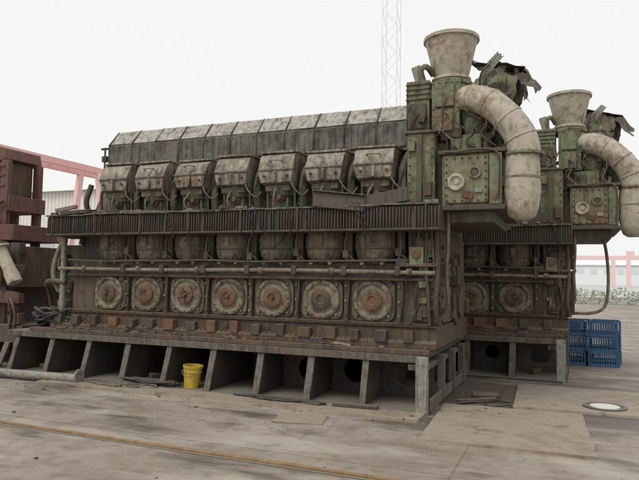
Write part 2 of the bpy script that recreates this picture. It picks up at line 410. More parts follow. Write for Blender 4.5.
    for i in range(npan):
        a = DX0 + (DX1 - DX0) * i / npan + .012; b = DX0 + (DX1 - DX0) * (i + 1) / npan - .012
        q = R.uniform(0, .012); q2 = R.uniform(0, .015)
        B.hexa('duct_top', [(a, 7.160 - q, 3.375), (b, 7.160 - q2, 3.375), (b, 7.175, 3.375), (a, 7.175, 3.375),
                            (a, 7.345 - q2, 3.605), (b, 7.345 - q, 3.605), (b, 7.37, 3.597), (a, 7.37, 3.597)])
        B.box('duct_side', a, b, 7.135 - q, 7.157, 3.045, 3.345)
        B.bolts('rust_dark', [(a + .03, 7.135, 3.32), (b - .03, 7.135, 3.32), (a + .03, 7.135, 3.07), (b - .03, 7.135, 3.07)], (0, -1, 0), .01, .012)
        if i % 2 == 0: B.obox('soot', ((a + b) / 2, 7.5, 3.62), (.05, .03, .06), (0, 0, R.uniform(-20, 20)))
    for i in range(npan + 1):
        a = DX0 + (DX1 - DX0) * i / npan; q = R.uniform(-.006, .006)
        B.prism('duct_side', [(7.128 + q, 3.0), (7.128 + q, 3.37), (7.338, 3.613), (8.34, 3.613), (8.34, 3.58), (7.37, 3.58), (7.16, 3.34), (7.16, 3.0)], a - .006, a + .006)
    B.box('duct_side', DX0 - .02, DX1 + .02, 7.10, 7.2, 2.985, 3.015)
    # ---- driving end housing (below the turbocharger)
    B.box('green_dirty', -1.68, XR + .02, 6.72, YB + .03, 1.62, 2.24)
    B.box('block', XR - .02, XR + .06, 6.86, YB - .1, .92, 1.95)
    B.lathe('rust_dark', (XR + .06, YC, 1.15), (1, 0, 0), [(.30, 0), (.30, .03), (.20, .04), (.20, .08), (.1, .09)], 32)
    B.bolts('rust_dark', [(XR + .06, 6.92, .95 + .14 * k) for k in range(7)], (1, 0, 0), .02, .03)
    B.obox('green', (-1.56, 6.66, 1.68), (.16, .12, .2))
    B.lathe('rust', (-1.56, 6.60, 1.70), (0, -1, 0), [(.05, 0), (.05, .02), (.03, .02)], 16)
    B.obox('green_dirty', (-1.74, 6.68, 1.60), (.12, .1, .1)); B.obox('rust_dark', (-1.42, 6.68, 1.80), (.08, .1, .14))
    B.box('rust_dark', -1.75, -1.32, 6.60, 6.70, 1.56, 1.60)
    B.box('green_dirty', -1.60, -1.38, 6.71, 6.78, .95, 1.42)
    B.box('block', -1.56, -1.42, 6.69, 6.72, 1.0, 1.36)
    B.tube('rust_dark', [(-1.35, 6.68, 1.95), (-1.33, 6.64, 1.5), (-1.35, 6.64, 1.1), (-1.32, 6.70, .92)], .028, 8)
    B.tube('soot', [(-1.45, 6.66, 1.95), (-1.46, 6.63, 1.6), (-1.43, 6.64, 1.2), (-1.42, 6.66, .9)], .02, 8)
    B.tube('barrel', [(-1.25, 6.80, 2.2), (-1.24, 6.78, 1.9), (-1.26, 6.78, 1.5), (-1.25, 6.82, 1.15), (-1.36, 6.9, 1.0)], .022, 8)
    if overflow:
        B.tube('pipe', [(-1.0, 7.2, 2.2), (-.86, 7.2, 2.1), (-.80, 7.2, 1.85), (-.78, 7.2, 1.4), (-.84, 7.2, 1.05), (-1.05, 7.2, .95), (-1.36, 7.2, .95)], .024, 8)
    for k in range(13):
        x = R.uniform(-1.62, -1.32); y = 6.62 + R.uniform(0, .08)
        if x > -1.38: y = R.uniform(6.8, 8.2); x = XR + R.uniform(.07, .14)
        z1 = R.uniform(1.4, 2.1); z2 = z1 - R.uniform(.3, .9)
        B.tube(R.choice(['rubber', 'soot', 'rust_dark', 'green_dirty', 'cable_tan']),
               [(x, y, z1), (x + R.uniform(-.06, .06), y - R.uniform(0, .04), (z1 * 2 + z2) / 3), (x + R.uniform(-.06, .06), y - R.uniform(0, .04), (z1 + z2 * 2) / 3), (x + R.uniform(-.08, .08), y, z2)], R.uniform(.006, .014), 6)
    for k in range(18):
        B.obox(R.choice(['soot', 'green_dirty', 'rust_dark', 'block', 'green']), (R.uniform(-1.60, -1.36), 6.69 + R.uniform(0, .05), R.uniform(.95, 1.95)),
               (R.uniform(.05, .14), R.uniform(.05, .1), R.uniform(.05, .16)), (0, 0, R.uniform(-8, 8)))
    for k in range(14):
        B.obox(R.choice(['soot', 'green_dirty', 'rust_dark', 'block']), (XR + .08, R.uniform(6.9, 8.4), R.uniform(.95, 1.95)), (R.uniform(.05, .14), R.uniform(.08, .25), R.uniform(.06, .25)))
    # ---- turbocharger console and casings
    B.box('green', -1.72, -1.40, 6.80, 8.6, 2.25, 3.10)
    B.box('green_dirty', -1.75, -1.37, 6.77, 8.62, 3.10, 3.13)
    B.box('green_dirty', -1.60, -1.54, 6.76, 6.80, 2.30, 3.08)
    B.obox('green', (-1.66, 6.77, 2.95), (.08, .05, .12)); B.obox('rust_dark', (-1.47, 6.77, 2.45), (.09, .05, .16))
    B.bolts('rust_dark', [(-1.69, 6.80, 2.33 + k * .1) for k in range(8)] + [(-1.43, 6.80, 2.33 + k * .1) for k in range(8)], (0, -1, 0), .012, .015)
    B.box('green_dirty', -1.40, -1.30, 6.95, 8.4, 2.24, 3.0)
    B.box('green', -1.30, -.66, 6.74, 8.4, 2.24, 2.82)
    B.box('rust_plate', -1.27, -.80, 6.705, 6.74, 2.27, 2.79)
    B.box('green', -.79, -.655, 6.715, 6.74, 2.25, 2.81)
    B.box('green_dirty', -1.34, -.62, 6.70, 8.42, 2.82, 2.86)
    B.box('soot', -1.36, -.62, 6.66, 8.42, 2.185, 2.236)
    B.box('green_dirty', -1.38, -.75, 6.80, 8.3, 2.06, 2.183)
    bl = [(-1.245 + k * .084, 6.705, zz) for k in range(6) for zz in (2.295, 2.765)] + [(xx, 6.705, 2.36 + k * .085) for k in range(5) for xx in (-1.25, -.825)]
    B.bolts('rust_dark', bl, (0, -1, 0), .013, .018)
    B.lathe('silver', (-1.14, 6.705, 2.50), (0, -1, 0), [(.095, 0), (.095, .03), (.065, .03), (.06, .005), (.03, .005), (.03, .02)], 24)
    B.lathe('green', (-.94, 6.705, 2.60), (0, -1, 0), [(.07, 0), (.07, .03), (.045, .03), (.045, .01)], 20)
    B.lathe('soot', (-.94, 6.695, 2.60), (0, -1, 0), [(.04, 0), (.04, .008)], 16)
    B.obox('greypaint', (-.9, 6.69, 2.4), (.08, .02, .05))
    B.obox('rust', (-1.02, 6.70, 2.36), (.12, .012, .08), (0, 12, 0))
    B.tube('rust_dark', [(-1.27, 6.69, 2.84), (-1.1, 6.66, 2.83), (-.9, 6.67, 2.85), (-.7, 6.7, 2.80), (-.68, 6.69, 2.5), (-.7, 6.69, 2.3)], .012, 6)
    B.box('green_dirty', -1.38, -.80, 7.0, 8.3, 2.86, 3.10)
    B.box('green', -1.24, -.9, 6.93, 7.0, 2.88, 3.08)
    B.box('green', -1.46, -1.14, 6.92, 7.5, 3.10, 3.72)
    B.box('green', -1.42, -1.20, 6.885, 6.92, 3.42, 3.68)
    B.box('rust_plate', -1.41, -1.21, 6.875, 6.92, 3.13, 3.38)
    B.bolts('rust_dark', [(-1.44 + k * .07, 6.92, zz) for k in range(5) for zz in (3.12, 3.40, 3.70)], (0, -1, 0), .011, .016)
    B.lathe('green', (-1.30, 7.28, 3.72), (0, 0, 1), [(.22, 0), (.26, .03), (.26, .07), (.22, .09)], 28)
    B.box('green', -1.78, -1.50, 6.98, 7.45, 3.13, 3.78)
    B.box('green_dirty', -1.74, -1.54, 6.955, 6.98, 3.2, 3.5)
    B.obox('greypaint', (-1.66, 7.15, 3.88), (.11, .2, .22), (0, -16, 0))
    B.tube('green', [(-1.62, 7.1, 3.78), (-1.62, 7.05, 3.93), (-1.56, 7.1, 3.98), (-1.5, 7.2, 3.9)], .035, 10)
    for k in range(4): B.box('green_dirty', -1.785, -1.495, 6.965, 7.46, 3.55 + k * .06, 3.565 + k * .06)
    cx, cy = -1.30, 7.28
    B.lathe('silver', (cx, cy, 3.81), (0, 0, 1), [(.20, 0), (.235, .01), (.235, .04), (.20, .05), (.205, .06), (.31, .50), (.335, .50), (.335, .545), (.30, .545), (.19, .06)], 40, cap=False)
    B.lathe('soot', (cx, cy, 4.12), (0, 0, 1), [(.02, 0), (.22, .0)], 32, cap=False)
    B.lathe('silver', (cx, cy, 4.13), (0, 0, 1), [(.238, 0), (.252, .01), (.252, .03), (.246, .04)], 40, cap=False)
    for a in (-140, -100, -55, -15):
        a = rad(a); B.obox('soot', (cx + .272 * math.cos(a), cy + .272 * math.sin(a), 4.22), (.10, .02, .035), (0, 0, math.degrees(a) + 90))
    B.lathe('green_dirty', (-1.2, 7.25, 3.38), (1, 0, 0), [(.16, 0), (.27, .08), (.30, .2), (.27, .32), (.18, .4)], 28)
    B.lathe('green', (-1.0, 7.12, 3.1), (0, 0, 1), [(.12, 0), (.15, .1), (.15, .3), (.1, .36)], 20)
    B.lathe('green', (-.95, 7.9, 3.1), (0, 0, 1), [(.2, 0), (.26, .1), (.26, .65), (.16, .75)], 24)
    pth = [(-1.12, 7.05, 3.52), (-1.0, 6.96, 3.50), (-.80, 6.88, 3.40), (-.60, 6.85, 3.20), (-.47, 6.85, 2.98), (-.44, 6.86, 2.80)]
    B.tube('silver', pth, lambda t: .145 + .035 * t, 26, 8)
    B.lathe('rust_plate', (-1.13, 7.055, 3.52), (.8, -.6, -.05), [(.18, 0), (.18, .03), (.15, .03)], 26)
    for i in (1, 2, 3, 4):
        p = Vector(pth[i]); d = (Vector(pth[i + 1]) - Vector(pth[i - 1])).normalized(); rr = .145 + .035 * i / 5
        B.lathe('silver', p - d * .012, d, [(rr, 0), (rr + .010, .006), (rr + .010, .018), (rr, .024)], 28)
    B.lathe('rust_plate', (-.44, 6.86, 2.78), (0, 0, 1), [(.21, 0), (.21, .03), (.17, .031)], 28)
    B.bolts('rust_dark', [(-.44 + .196 * math.cos(a), 6.86 + .196 * math.sin(a), 2.765) for a in [k * math.pi / 8 for k in range(16)]], (0, 0, 1), .012, .055)
    B.lathe('silver', (-.46, 6.86, 2.08), (0, 0, 1), [(.08, 0), (.14, .04), (.175, .14), (.195, .32), (.18, .70)], 28)
    B.lathe('rust_plate', (-.455, 6.86, 2.52), (0, 0, 1), [(.193, 0), (.193, .03)], 28)
    B.box('rust_dark', -.66, -.58, 6.76, 6.95, 2.45, 2.55)
    B.cyl('green', (-.7, 7.2, 2.86), (-.62, 7.2, 3.25), .14)
    # wrecked second turbocharger further back
    B.box('green_dirty', -1.15, -.75, 8.0, 8.5, 3.0, 3.9)
    B.obox('green_dirty', (-.82, 8.35, 3.98), (.54, .5, .38), (4, 9, 12))
    B.lathe('green_dirty', (-.95, 8.2, 3.6), (0, 0, 1), [(.2, 0), (.3, .1), (.3, .2)], 24)
    B.sheet('green', [(-1.16, 8.05, 3.85), (-.66, 8.02, 3.72), (-.56, 8.05, 4.16), (-1.10, 8.1, 4.28)], 7, 6, .035)
    B.sheet('green_dirty', [(-.56, 8.1, 3.8), (-.48, 8.7, 3.9), (-.56, 8.7, 4.25), (-.52, 8.1, 4.22)], 5, 6, .035)
    B.sheet('green_dirty', [(-1.2, 8.05, 4.34), (-.50, 8.0, 4.18), (-.42, 8.6, 4.12), (-1.1, 8.7, 4.36)], 7, 5, .04)
    B.sheet('soot', [(-.60, 7.95, 4.02), (-.34, 7.95, 3.78), (-.30, 8.1, 3.92), (-.52, 8.1, 4.22)], 4, 4, .03)
    B.sheet('soot', [(-1.0, 7.98, 3.82), (-.7, 7.98, 3.7), (-.62, 7.99, 3.9), (-.95, 8.0, 4.0)], 4, 4, .03)
    B.sheet('greypaint', [(-1.05, 7.75, 4.02), (-.98, 7.75, 3.95), (-.74, 7.8, 4.26), (-.82, 7.8, 4.32)], 5, 2, .015)
    B.tube('soot', [(-1.02, 7.7, 3.7), (-1.0, 7.7, 4.02), (-.9, 7.75, 4.16)], .018, 6)
    for k in range(24):
        x = R.uniform(-1.75, -.75); y = R.uniform(6.85, 6.98); z = R.uniform(2.95, 3.6)
        B.tube(R.choice(['rubber', 'pipe', 'rust_dark', 'green_dirty', 'soot']), [(x, y, z), (x + R.uniform(-.1, .1), y - R.uniform(0, .06), z - .1), (x + R.uniform(-.12, .12), y - R.uniform(0, .05), z - .22), (x + R.uniform(-.15, .15), y, z - .35)], R.uniform(.005, .013), 6)
    for k in range(24):
        B.obox(R.choice(['green', 'green_dirty', 'soot', 'rust_dark', 'greypaint', 'green_dirty']), (R.uniform(-1.72, -.75), R.uniform(6.92, 7.05), R.uniform(2.92, 3.6)), (R.uniform(.04, .14), .08, R.uniform(.04, .16)), (0, R.uniform(-15, 15), R.uniform(-20, 20)))
    # ---- free end (left)
    B.box('green_dirty', -7.05, XL + .01, 6.95, 8.4, 1.05, 1.85)
    B.box('block', -7.2, XL, 7.1, 8.3, .66, 1.05)
    B.cyl('greypaint', (-6.78, 6.72, .9), (-6.78, 6.72, 1.95), .04)
    B.lathe('green_dirty', (-7.05, 7.3, 1.45), (-1, 0, 0), [(.25, 0), (.25, .08), (.18, .12), (.18, .3)], 22)
    B.tube('green', [(-6.75, 6.85, 1.15), (-6.95, 6.8, 1.2), (-7.05, 6.8, 1.5), (-6.95, 6.85, 1.9)], .04, 10)
    B.tube('rust_dark', [(-6.7, 6.7, 1.3), (-7.1, 6.75, 1.3), (-7.3, 7.0, 1.1), (-7.3, 7.1, .7)], .04, 10)
    B.box('green_dirty', -6.98, -6.62, 6.78, 7.1, 1.95, 2.3)
    B.tube('soot', [(-6.6, 7.0, 2.3), (-6.62, 6.95, 2.5), (-6.58, 7.0, 2.75)], .04, 10)
    B.tube('rust_dark', [(-6.3, 6.95, 2.25), (-6.34, 6.95, 2.6), (-6.3, 7.1, 2.9), (-6.25, 7.2, 3.0)], .022, 10)
    B.tube('steel_base', [(-6.62, 7.3, 2.2), (-6.62, 7.3, 3.38)], .016, 8)
    B.obox('steel_base', (-6.62, 7.3, 3.36), (.14, .04, .03)); B.obox('steel_base', (-6.62, 7.3, 3.2), (.09, .05, .09))
    for k in range(14):
        B.obox(R.choice(['green', 'green_dirty', 'soot', 'rust_dark', 'barrel']), (R.uniform(-7.15, -6.6), R.uniform(6.82, 6.95), R.uniform(.8, 2.0)), (R.uniform(.06, .2), .1, R.uniform(.06, .2)), (0, R.uniform(-9, 9), R.uniform(-9, 9)))
    pv = Vector((-4.1, 7.8, 0))
    return B.finish(name, pv, pv + Vector(off))

engine('marine_diesel_engine', 11, (0, 0, 0))
engine('marine_diesel_engine', 29, (1.33, 2.9, 0), -6.9, True)

# ------------------------------------------------------------------ things on the yard
def hose_pile(name, c, rx, ry, n, seed, r=.016, h=.1, mat='rubber'):
    B = Builder(seed); R = B.rng
    for k in range(n):
        a0 = R.uniform(0, 6.28); pts = []
        for i in range(8):
            a = a0 + i * R.uniform(.5, 1.1)
            pts.append((c[0] + rx * math.cos(a) * R.uniform(.4, 1), c[1] + ry * math.sin(a) * R.uniform(.4, 1), c[2] + r + R.uniform(0, h)))
        B.tube(mat, pts, r * R.uniform(.6, 1.1), 6, 5)
    return B.finish(name, c, bevel=0)
hose_pile('hose_heap', (-6.90, 6.70, .66), .40, .17, 22, 3, .020, .26)
hose_pile('hose_coil', (-4.95, 6.42, .03), .5, .12, 8, 4, .014, .05)
hose_pile('hose_coil', (-5.3, 6.25, .01), .6, .18, 6, 8, .012, .03, 'cable_tan')
hose_pile('cable_coil', (-3.1, 6.27, .03), .7, .08, 3, 14, .010, .02)
hose_pile('hose_heap', (-5.35, 9.4, .02), .3, .2, 5, 5)

B = Builder(5)
B.tube('greypaint', [(-7.35, 6.03, .075), (-5.88, 6.17, .07)], .055, 16)
B.lathe('greypaint', (-5.90, 6.168, .09), (1, .09, 0), [(.10, 0), (.10, .025), (.05, .025), (.045, .0)], 20)
B.lathe('greypaint', (-7.3, 6.03, .09), (1, .09, 0), [(.09, 0), (.09, .02)], 20)
B.finish('flanged_pipe', (-6.6, 6.1, 0))

B = Builder(6)
B.lathe('yellow', (0, 0, 0), (0, 0, 1), [(.09, .0), (.118, .25), (.126, .25), (.126, .275), (.114, .275), (.108, .22), (.085, .02)], 28)
B.lathe('yellow', (0, 0, 0), (0, 0, 1), [(.113, .19), (.12, .195), (.12, .205), (.114, .21)], 28, cap=False)
B.tube('pipe', [(-.12, 0, .25), (-.1, -.09, .19), (0, -.13, .15), (.1, -.09, .19), (.12, 0, .25)], .004, 6)
e = B.finish('yellow_bucket', (0, 0, 0), (-4.38, 6.50, .03), bevel=0); e.rotation_euler[1] = rad(4)

def steel_plate(name, x0, x1, y0, y1, rot, z=.0, th=.018):
    B = Builder(int(abs(x0 * 100))); R = B.rng
    cx, cy = (x0 + x1) / 2, (y0 + y1) / 2
    n = 9; bm = B.bm('plate_steel'); g = []
    for lv in (z, z + th):
        rows = []
        for i in range(n + 1):
            rows.append([bm.verts.new((x0 - cx + (x1 - x0) * i / n + (R.uniform(-.008, .008) if i in (0, n) else 0), y0 - cy + (y1 - y0) * k / n + (R.uniform(-.008, .008) if k in (0, n) else 0), lv + (R.uniform(0, .006) if lv > z else 0))) for k in range(n + 1)])
        g.append(rows)
    for i in range(n):
        for k in range(n): bm.faces.new([g[1][i][k], g[1][i + 1][k], g[1][i + 1][k + 1], g[1][i][k + 1]])
        for a in (0, n):
            bm.faces.new([g[0][i][a], g[0][i + 1][a], g[1][i + 1][a], g[1][i][a]])
            bm.faces.new([g[0][a][i], g[0][a][i + 1], g[1][a][i + 1], g[1][a][i]])
    return B.finish(name, (0, 0, 0), (cx, cy, 0), rad(rot), bevel=0)
steel_plate('ground_steel_plate', -1.28, .16, 5.40, 7.05, 3, th=.022)
steel_plate('ground_steel_plate', -.62, 2.3, 7.24, 8.80, 2, th=.022)
steel_plate('ground_steel_plate', -6.4, -1.4, 5.98, 6.33, .6, th=.028)
steel_plate('ground_steel_plate', -2.75, -2.25, 5.45, 5.82, 12, th=.012)
B = Builder(3)
B.lathe('soot', (0, 0, 0), (0, 0, 1), [(.23, 0), (.23, .012), (.19, .012), (.19, .006)], 40)
B.lathe('white_paint', (0, 0, 0), (0, 0, 1), [(.155, .006), (.155, .013), (.1, .016)], 40)
B.finish('manhole_cover', (0, 0, 0), (.36, 7.60, .026), bevel=0)

B = Builder(9)
B.box('rail_rust', -30, 14, 4.195, 4.23, 0, .022, 0)
B.box('steel_base', -30, 14, 4.16, 4.193, 0, .006, 0)
B.finish('crane_rail', (0, 4.2, 0), (0, 4.2, 0), rad(-.5), bevel=.004)

def crate(loc, rot, seed):
    B = Builder(seed); w, d, h = .46, .36, .25
    B.box('blue', -w/2, w/2, -d/2, d/2, 0, .02)
    for z in (.03, .11, .17, .225):
        t = .03 if z in (.03, .225) else .012
        B.box('blue', -w/2, w/2, -d/2, -d/2 + .012, z - .005, z + t - .01); B.box('blue', -w/2, w/2, d/2 - .012, d/2, z - .005, z + t - .01)
        B.box('blue', -w/2, -w/2 + .012, -d/2 + .013, d/2 - .013, z - .005, z + t - .01); B.box('blue', w/2 - .012, w/2, -d/2 + .013, d/2 - .013, z - .005, z + t - .01)
    n = 12
    for i in range(n + 1):
        x = -w/2 + w * i / n; t = .012 if i in (0, n) else .006
        for y in (-d/2 - .003, d/2 - .006): B.box('blue', x - t, x + t, y, y + .01, .0, .24)
    for i in range(9):
        y = -d/2 + d * i / 8
        for x in (-w/2 - .003, w/2 - .006): B.box('blue', x, x + .01, y - .006, y + .006, .0, .24)
    return B.finish('blue_plastic_crate', (0, 0, 0), loc, rad(rot), bevel=0)
k = 0
for (x, y, n) in ((.02, 11.55, 3), (.50, 11.5, 3), (.1, 12.0, 3), (.58, 12.0, 3)):
    for i in range(n): crate((x + (k * 13 % 5) * .006, y, i * .253), (-3 + (k * 37 % 7)) * 1.2, k); k += 1

B = Builder(77); R = B.rng    # litter
for i in range(560):
    if i < 260: x, y = R.uniform(-7.5, -1.2), R.gauss(6.15, .2)
    elif i < 400: x, y = R.gauss(-.95, .25), R.gauss(7.5, .5)
    else: x, y = R.uniform(-9, 5), R.uniform(3.5, 11)
    s = min(.022, .004 * math.exp(R.gauss(.5, .6)))
    on = (-6.4 < x < -1.4 and 5.98 < y < 6.33) or (-1.28 < x < .16 and 5.4 < y < 7.05) or (-.62 < x < 2.3 and 7.24 < y < 8.8)
    if on and R.random() < .6: continue
    B.obox(R.choice(['rust_dark', 'gusset', 'gusset', 'cable_tan', 'barrel', 'greypaint']), (x, y, s * .3 + (.026 if on else 0)), (s * R.uniform(.8, 3), s, s * .7), (R.uniform(-10, 10), 0, R.uniform(0, 180)))
B.obox('soot', (-2.15, 6.30, .05), (.5, .09, .03), (0, 0, 4)); B.obox('cable_tan', (-2.7, 6.25, .045), (.35, .05, .02), (0, 0, -14))
B.obox('greypaint', (-2.4, 6.56, .675), (.2, .06, .02), (0, 6, 5)); B.obox('soot', (-1.0, 7.3, .03), (.5, .06, .04), (0, 0, 40)); B.obox('rust_dark', (-.95, 7.7, .03), (.3, .2, .03), (3, 0, 10))
B.tube('rubber', [(-1.25, 7.0, .02), (-1.0, 7.15, .04), (-.8, 7.05, .03), (-.6, 7.25, .04), (-.9, 7.5, .02)], .012, 6)
B.finish('scrap_debris', (0, 0, 0), bevel=0)

# ------------------------------------------------------------------ maroon machine at the left
B = Builder(21); R = B.rng
Y0, Y1 = 7.2, 7.95
B.box('maroon', -11.3, -8.50, Y0, Y1, 2.45, 2.70)
B.prism('maroon', [(-11.3, 3.35), (-9.0, 3.25), (-8.62, 3.32), (-8.66, 3.50), (-9.3, 3.66), (-11.3, 3.95)], Y0, Y1, 'Y')
B.box('rust_dark', -11.2, -8.72, Y0 + .15, Y1 - .1, 2.7, 3.3)
for x in (-10.6, -9.8, -9.15, -8.62):
    for y in (Y0, Y1 - .1):
        B.box('maroon', x - .04, x + .04, y, y + .1, .0, 3.3)
        B.box('maroon', x - .08, x + .08, y - .012, y, .0, 3.3)
B.box('rust_dark', -9.1, -8.66, Y0 + .02, Y0 + .08, 2.72, 3.28)
for z in (2.85, 3.02, 3.18): B.box('maroon', -11.2, -8.6, Y0 - .03, Y0 - .015, z, z + .035)
for i in range(12): B.box('soot', -11.1 + i * .2, -11.07 + i * .2, Y0 - .06, Y0 - .03, 2.75, 3.3)
B.box('maroon', -11, -8.4, 7.0, 8.2, 1.55, 1.70); B.box('rust_dark', -11, -8.3, 7.05, 8.3, .6, 1.2)
B.box('maroon', -9.1, -8.2, 7.05, 8.1, 1.95, 2.2); B.box('rust_dark', -8.9, -8.0, 7.15, 8.3, 1.2, 1.85)
B.box('soot', -11, -7.75, 6.9, 8.8, .35, .62); B.box('maroon', -8.6, -7.9, 6.95, 7.05, .95, 1.1)
for x in (-8.0, -8.6, -9.2): B.hexa('gusset', [(x - .05, 6.7, 0), (x + .05, 6.7, 0), (x + .05, 6.74, 0), (x - .05, 6.74, 0), (x - .05, 6.86, .36), (x + .05, 6.86, .36), (x + .05, 6.9, .36), (x - .05, 6.9, .36)])
B.lathe('rust_dark', (-8.45, 7.05, 1.5), (0, -1, 0), [(.26, 0), (.26, .08), (.2, .09), (.2, .16), (.1, .17)], 24)
for i in range(34):
    x, z = R.uniform(-9.6, -7.9), R.uniform(.7, 2.35)
    B.obox(R.choice(['maroon', 'soot', 'rust_dark', 'green_dirty', 'maroon', 'barrel']), (x, R.uniform(6.9, 7.1), z), (R.uniform(.06, .26), .12, R.uniform(.05, .22)), (0, R.uniform(-10, 10), 0))
    if i % 2: B.tube(R.choice(['maroon', 'rubber', 'rust_dark']), [(x, 6.9, z), (x + .12, 6.85, z - .1), (x + .16, 6.87, z - .3), (x + .1, 6.9, z - .5)], R.uniform(.01, .022), 7)
B.obox('maroon', (-9.0, 7.12, 2.3), (1.1, .05, .05), (0, -35, 0)); B.obox('maroon', (-9.6, 7.12, 2.3), (1.3, .05, .05), (0, 35, 0))
B.lathe('silver', (-8.12, 6.75, 1.82), (.45, .1, -.85), [(.145, 0), (.145, .03), (.09, .031), (.095, .4), (.11, .5), (.11, .62)], 24)
B.lathe('soot', (-8.122, 6.749, 1.824), (.45, .1, -.85), [(.075, -.003), (.075, .01)], 20)
B.finish('maroon_machine_frame', (-9.5, 7.6, 0))

# ------------------------------------------------------------------ background
def lattice_tower(name, x, y, w, h, mat, step):
    B = Builder(4); t = .035
    for sx in (-1, 1):
        for sy in (-1, 1): B.box(mat, x + sx * w/2 - t, x + sx * w/2 + t, y + sy * w/2 - t, y + sy * w/2 + t, 0, h)
    z = 0; k = 0
    while z < h - step:
        for sy in (-1, 1):
            a = -1 if k % 2 else 1
            B.cyl(mat, (x + a * w/2, y + sy * w/2, z), (x - a * w/2, y + sy * w/2, z + step), .022, seg=4)
            B.cyl(mat, (x + sy * w/2, y + a * w/2, z), (x + sy * w/2, y - a * w/2, z + step), .022, seg=4)
        z += step; k += 1
    return B.finish(name, (x, y, 0), bevel=0)
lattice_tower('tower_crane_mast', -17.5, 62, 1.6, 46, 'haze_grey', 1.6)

B = Builder(31)     # gantry crane behind the left end
X = -30
for y0 in (0, 1.6):
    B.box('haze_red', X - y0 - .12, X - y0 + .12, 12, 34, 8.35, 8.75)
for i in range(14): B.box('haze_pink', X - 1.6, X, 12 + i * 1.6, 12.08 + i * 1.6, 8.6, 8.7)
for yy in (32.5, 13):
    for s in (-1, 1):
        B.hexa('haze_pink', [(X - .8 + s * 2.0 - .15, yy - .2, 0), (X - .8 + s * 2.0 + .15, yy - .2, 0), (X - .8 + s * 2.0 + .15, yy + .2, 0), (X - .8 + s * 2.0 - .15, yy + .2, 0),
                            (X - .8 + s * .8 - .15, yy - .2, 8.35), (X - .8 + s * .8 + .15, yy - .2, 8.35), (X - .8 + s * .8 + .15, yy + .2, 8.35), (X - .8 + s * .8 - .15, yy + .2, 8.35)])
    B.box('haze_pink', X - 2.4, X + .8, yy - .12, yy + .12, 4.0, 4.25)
B.finish('gantry_crane', (X, 22, 0), bevel=0)

B = Builder(32)     # portal crane far right
for (x, y) in ((14, 290), (64, 300)):
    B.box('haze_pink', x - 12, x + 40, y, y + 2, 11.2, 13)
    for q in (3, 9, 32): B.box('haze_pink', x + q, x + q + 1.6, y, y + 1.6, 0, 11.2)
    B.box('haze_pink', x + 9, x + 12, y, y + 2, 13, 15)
B.finish('portal_crane', (14, 290, 0), bevel=0)

B = Builder(33)     # workshop building at the left
x0, x1, y0, y1, h = -75, -34.5, 40, 60, 8.6
B.box('haze_wall', x0, x1, y0, y1, 0, h); B.prism('haze_grey2', [(y0 - .5, h), (y1 + .5, h), ((y0 + y1) / 2, h + 2.4)], x0 - .5, x1 + .5)
B.box('haze_grey2', x0 - .1, x1 + .1, y0 - .3, y0, 5.0, 5.3); B.box('haze_grey2', x0 - .1, x1 + .1, y0 - .25, y0, 2.9, 3.05)
for i in range(100): B.box('haze_wall', x0 + i * .405, x0 + i * .405 + .16, y0 - .06, y0, 0, h)
for i in range(7): B.box('haze_win', x0 + 3 + i * 5.6, x0 + 5.6 + i * 5.6, y0 - .1, y0, 3.4, 4.7)
B.finish('workshop_building', (x0, y0, 0), bevel=0)

for (nm, x, y, w, d, h) in (('warehouse_building', 60, 240, 60, 30, 8), ('warehouse_building', -40, 330, 90, 30, 10), ('warehouse_building', -160, 300, 60, 30, 12)):
    B = Builder(40); B.box('haze_grey', x, x + w, y, y + d, 0, h); B.prism('haze_grey', [(y - 1, h), (y + d + 1, h), (y + d / 2, h + 3)], x - 1, x + w + 1)
    for i in range(int(w / 6)): B.box('haze_grey2', x + 2 + i * 6, x + 5 + i * 6, y - .1, y, h * .55, h * .8)
    B.finish(nm, (x, y, 0), bevel=0)

B = Builder(34); R = B.rng     # quay railing
for i in range(60): B.cyl('haze_grey2', (-6 + i * 1.5, 58, 0), (-6 + i * 1.5, 58, 1.1), .03, seg=6)
for z in (.55, 1.08): B.box('haze_grey2', -6, 83, 57.97, 58.03, z, z + .04)
B.finish('quay_railing', (0, 58, 0), bevel=0)
B = Builder(35); R = B.rng     # hedge
for i in range(9000):
    x = R.uniform(-4, 60); t = math.sin(x * .7) * .25 + math.sin(x * 2.3) * .15
    z = R.uniform(0, .75 + t) ; s = R.uniform(.06, .14)
    B.obox('haze_green', (x, 44 + R.uniform(-.6, .6), z), (s, s * .15, s), (R.uniform(-60, 60), R.uniform(-60, 60), R.uniform(0, 180)))
B.finish('hedge', (0, 44, 0), bevel=0)
for x, y in ((4.6, 40), (14, 75), (9, 60)):
    B = Builder(36)
    B.cyl('haze_grey2', (x, y, 0), (x, y, 4.5), .06, .04, 8); B.box('haze_grey2', x - .5, x + .1, y - .06, y + .06, 4.5, 4.58)
    B.finish('lamp_post', (x, y, 0), bevel=0)

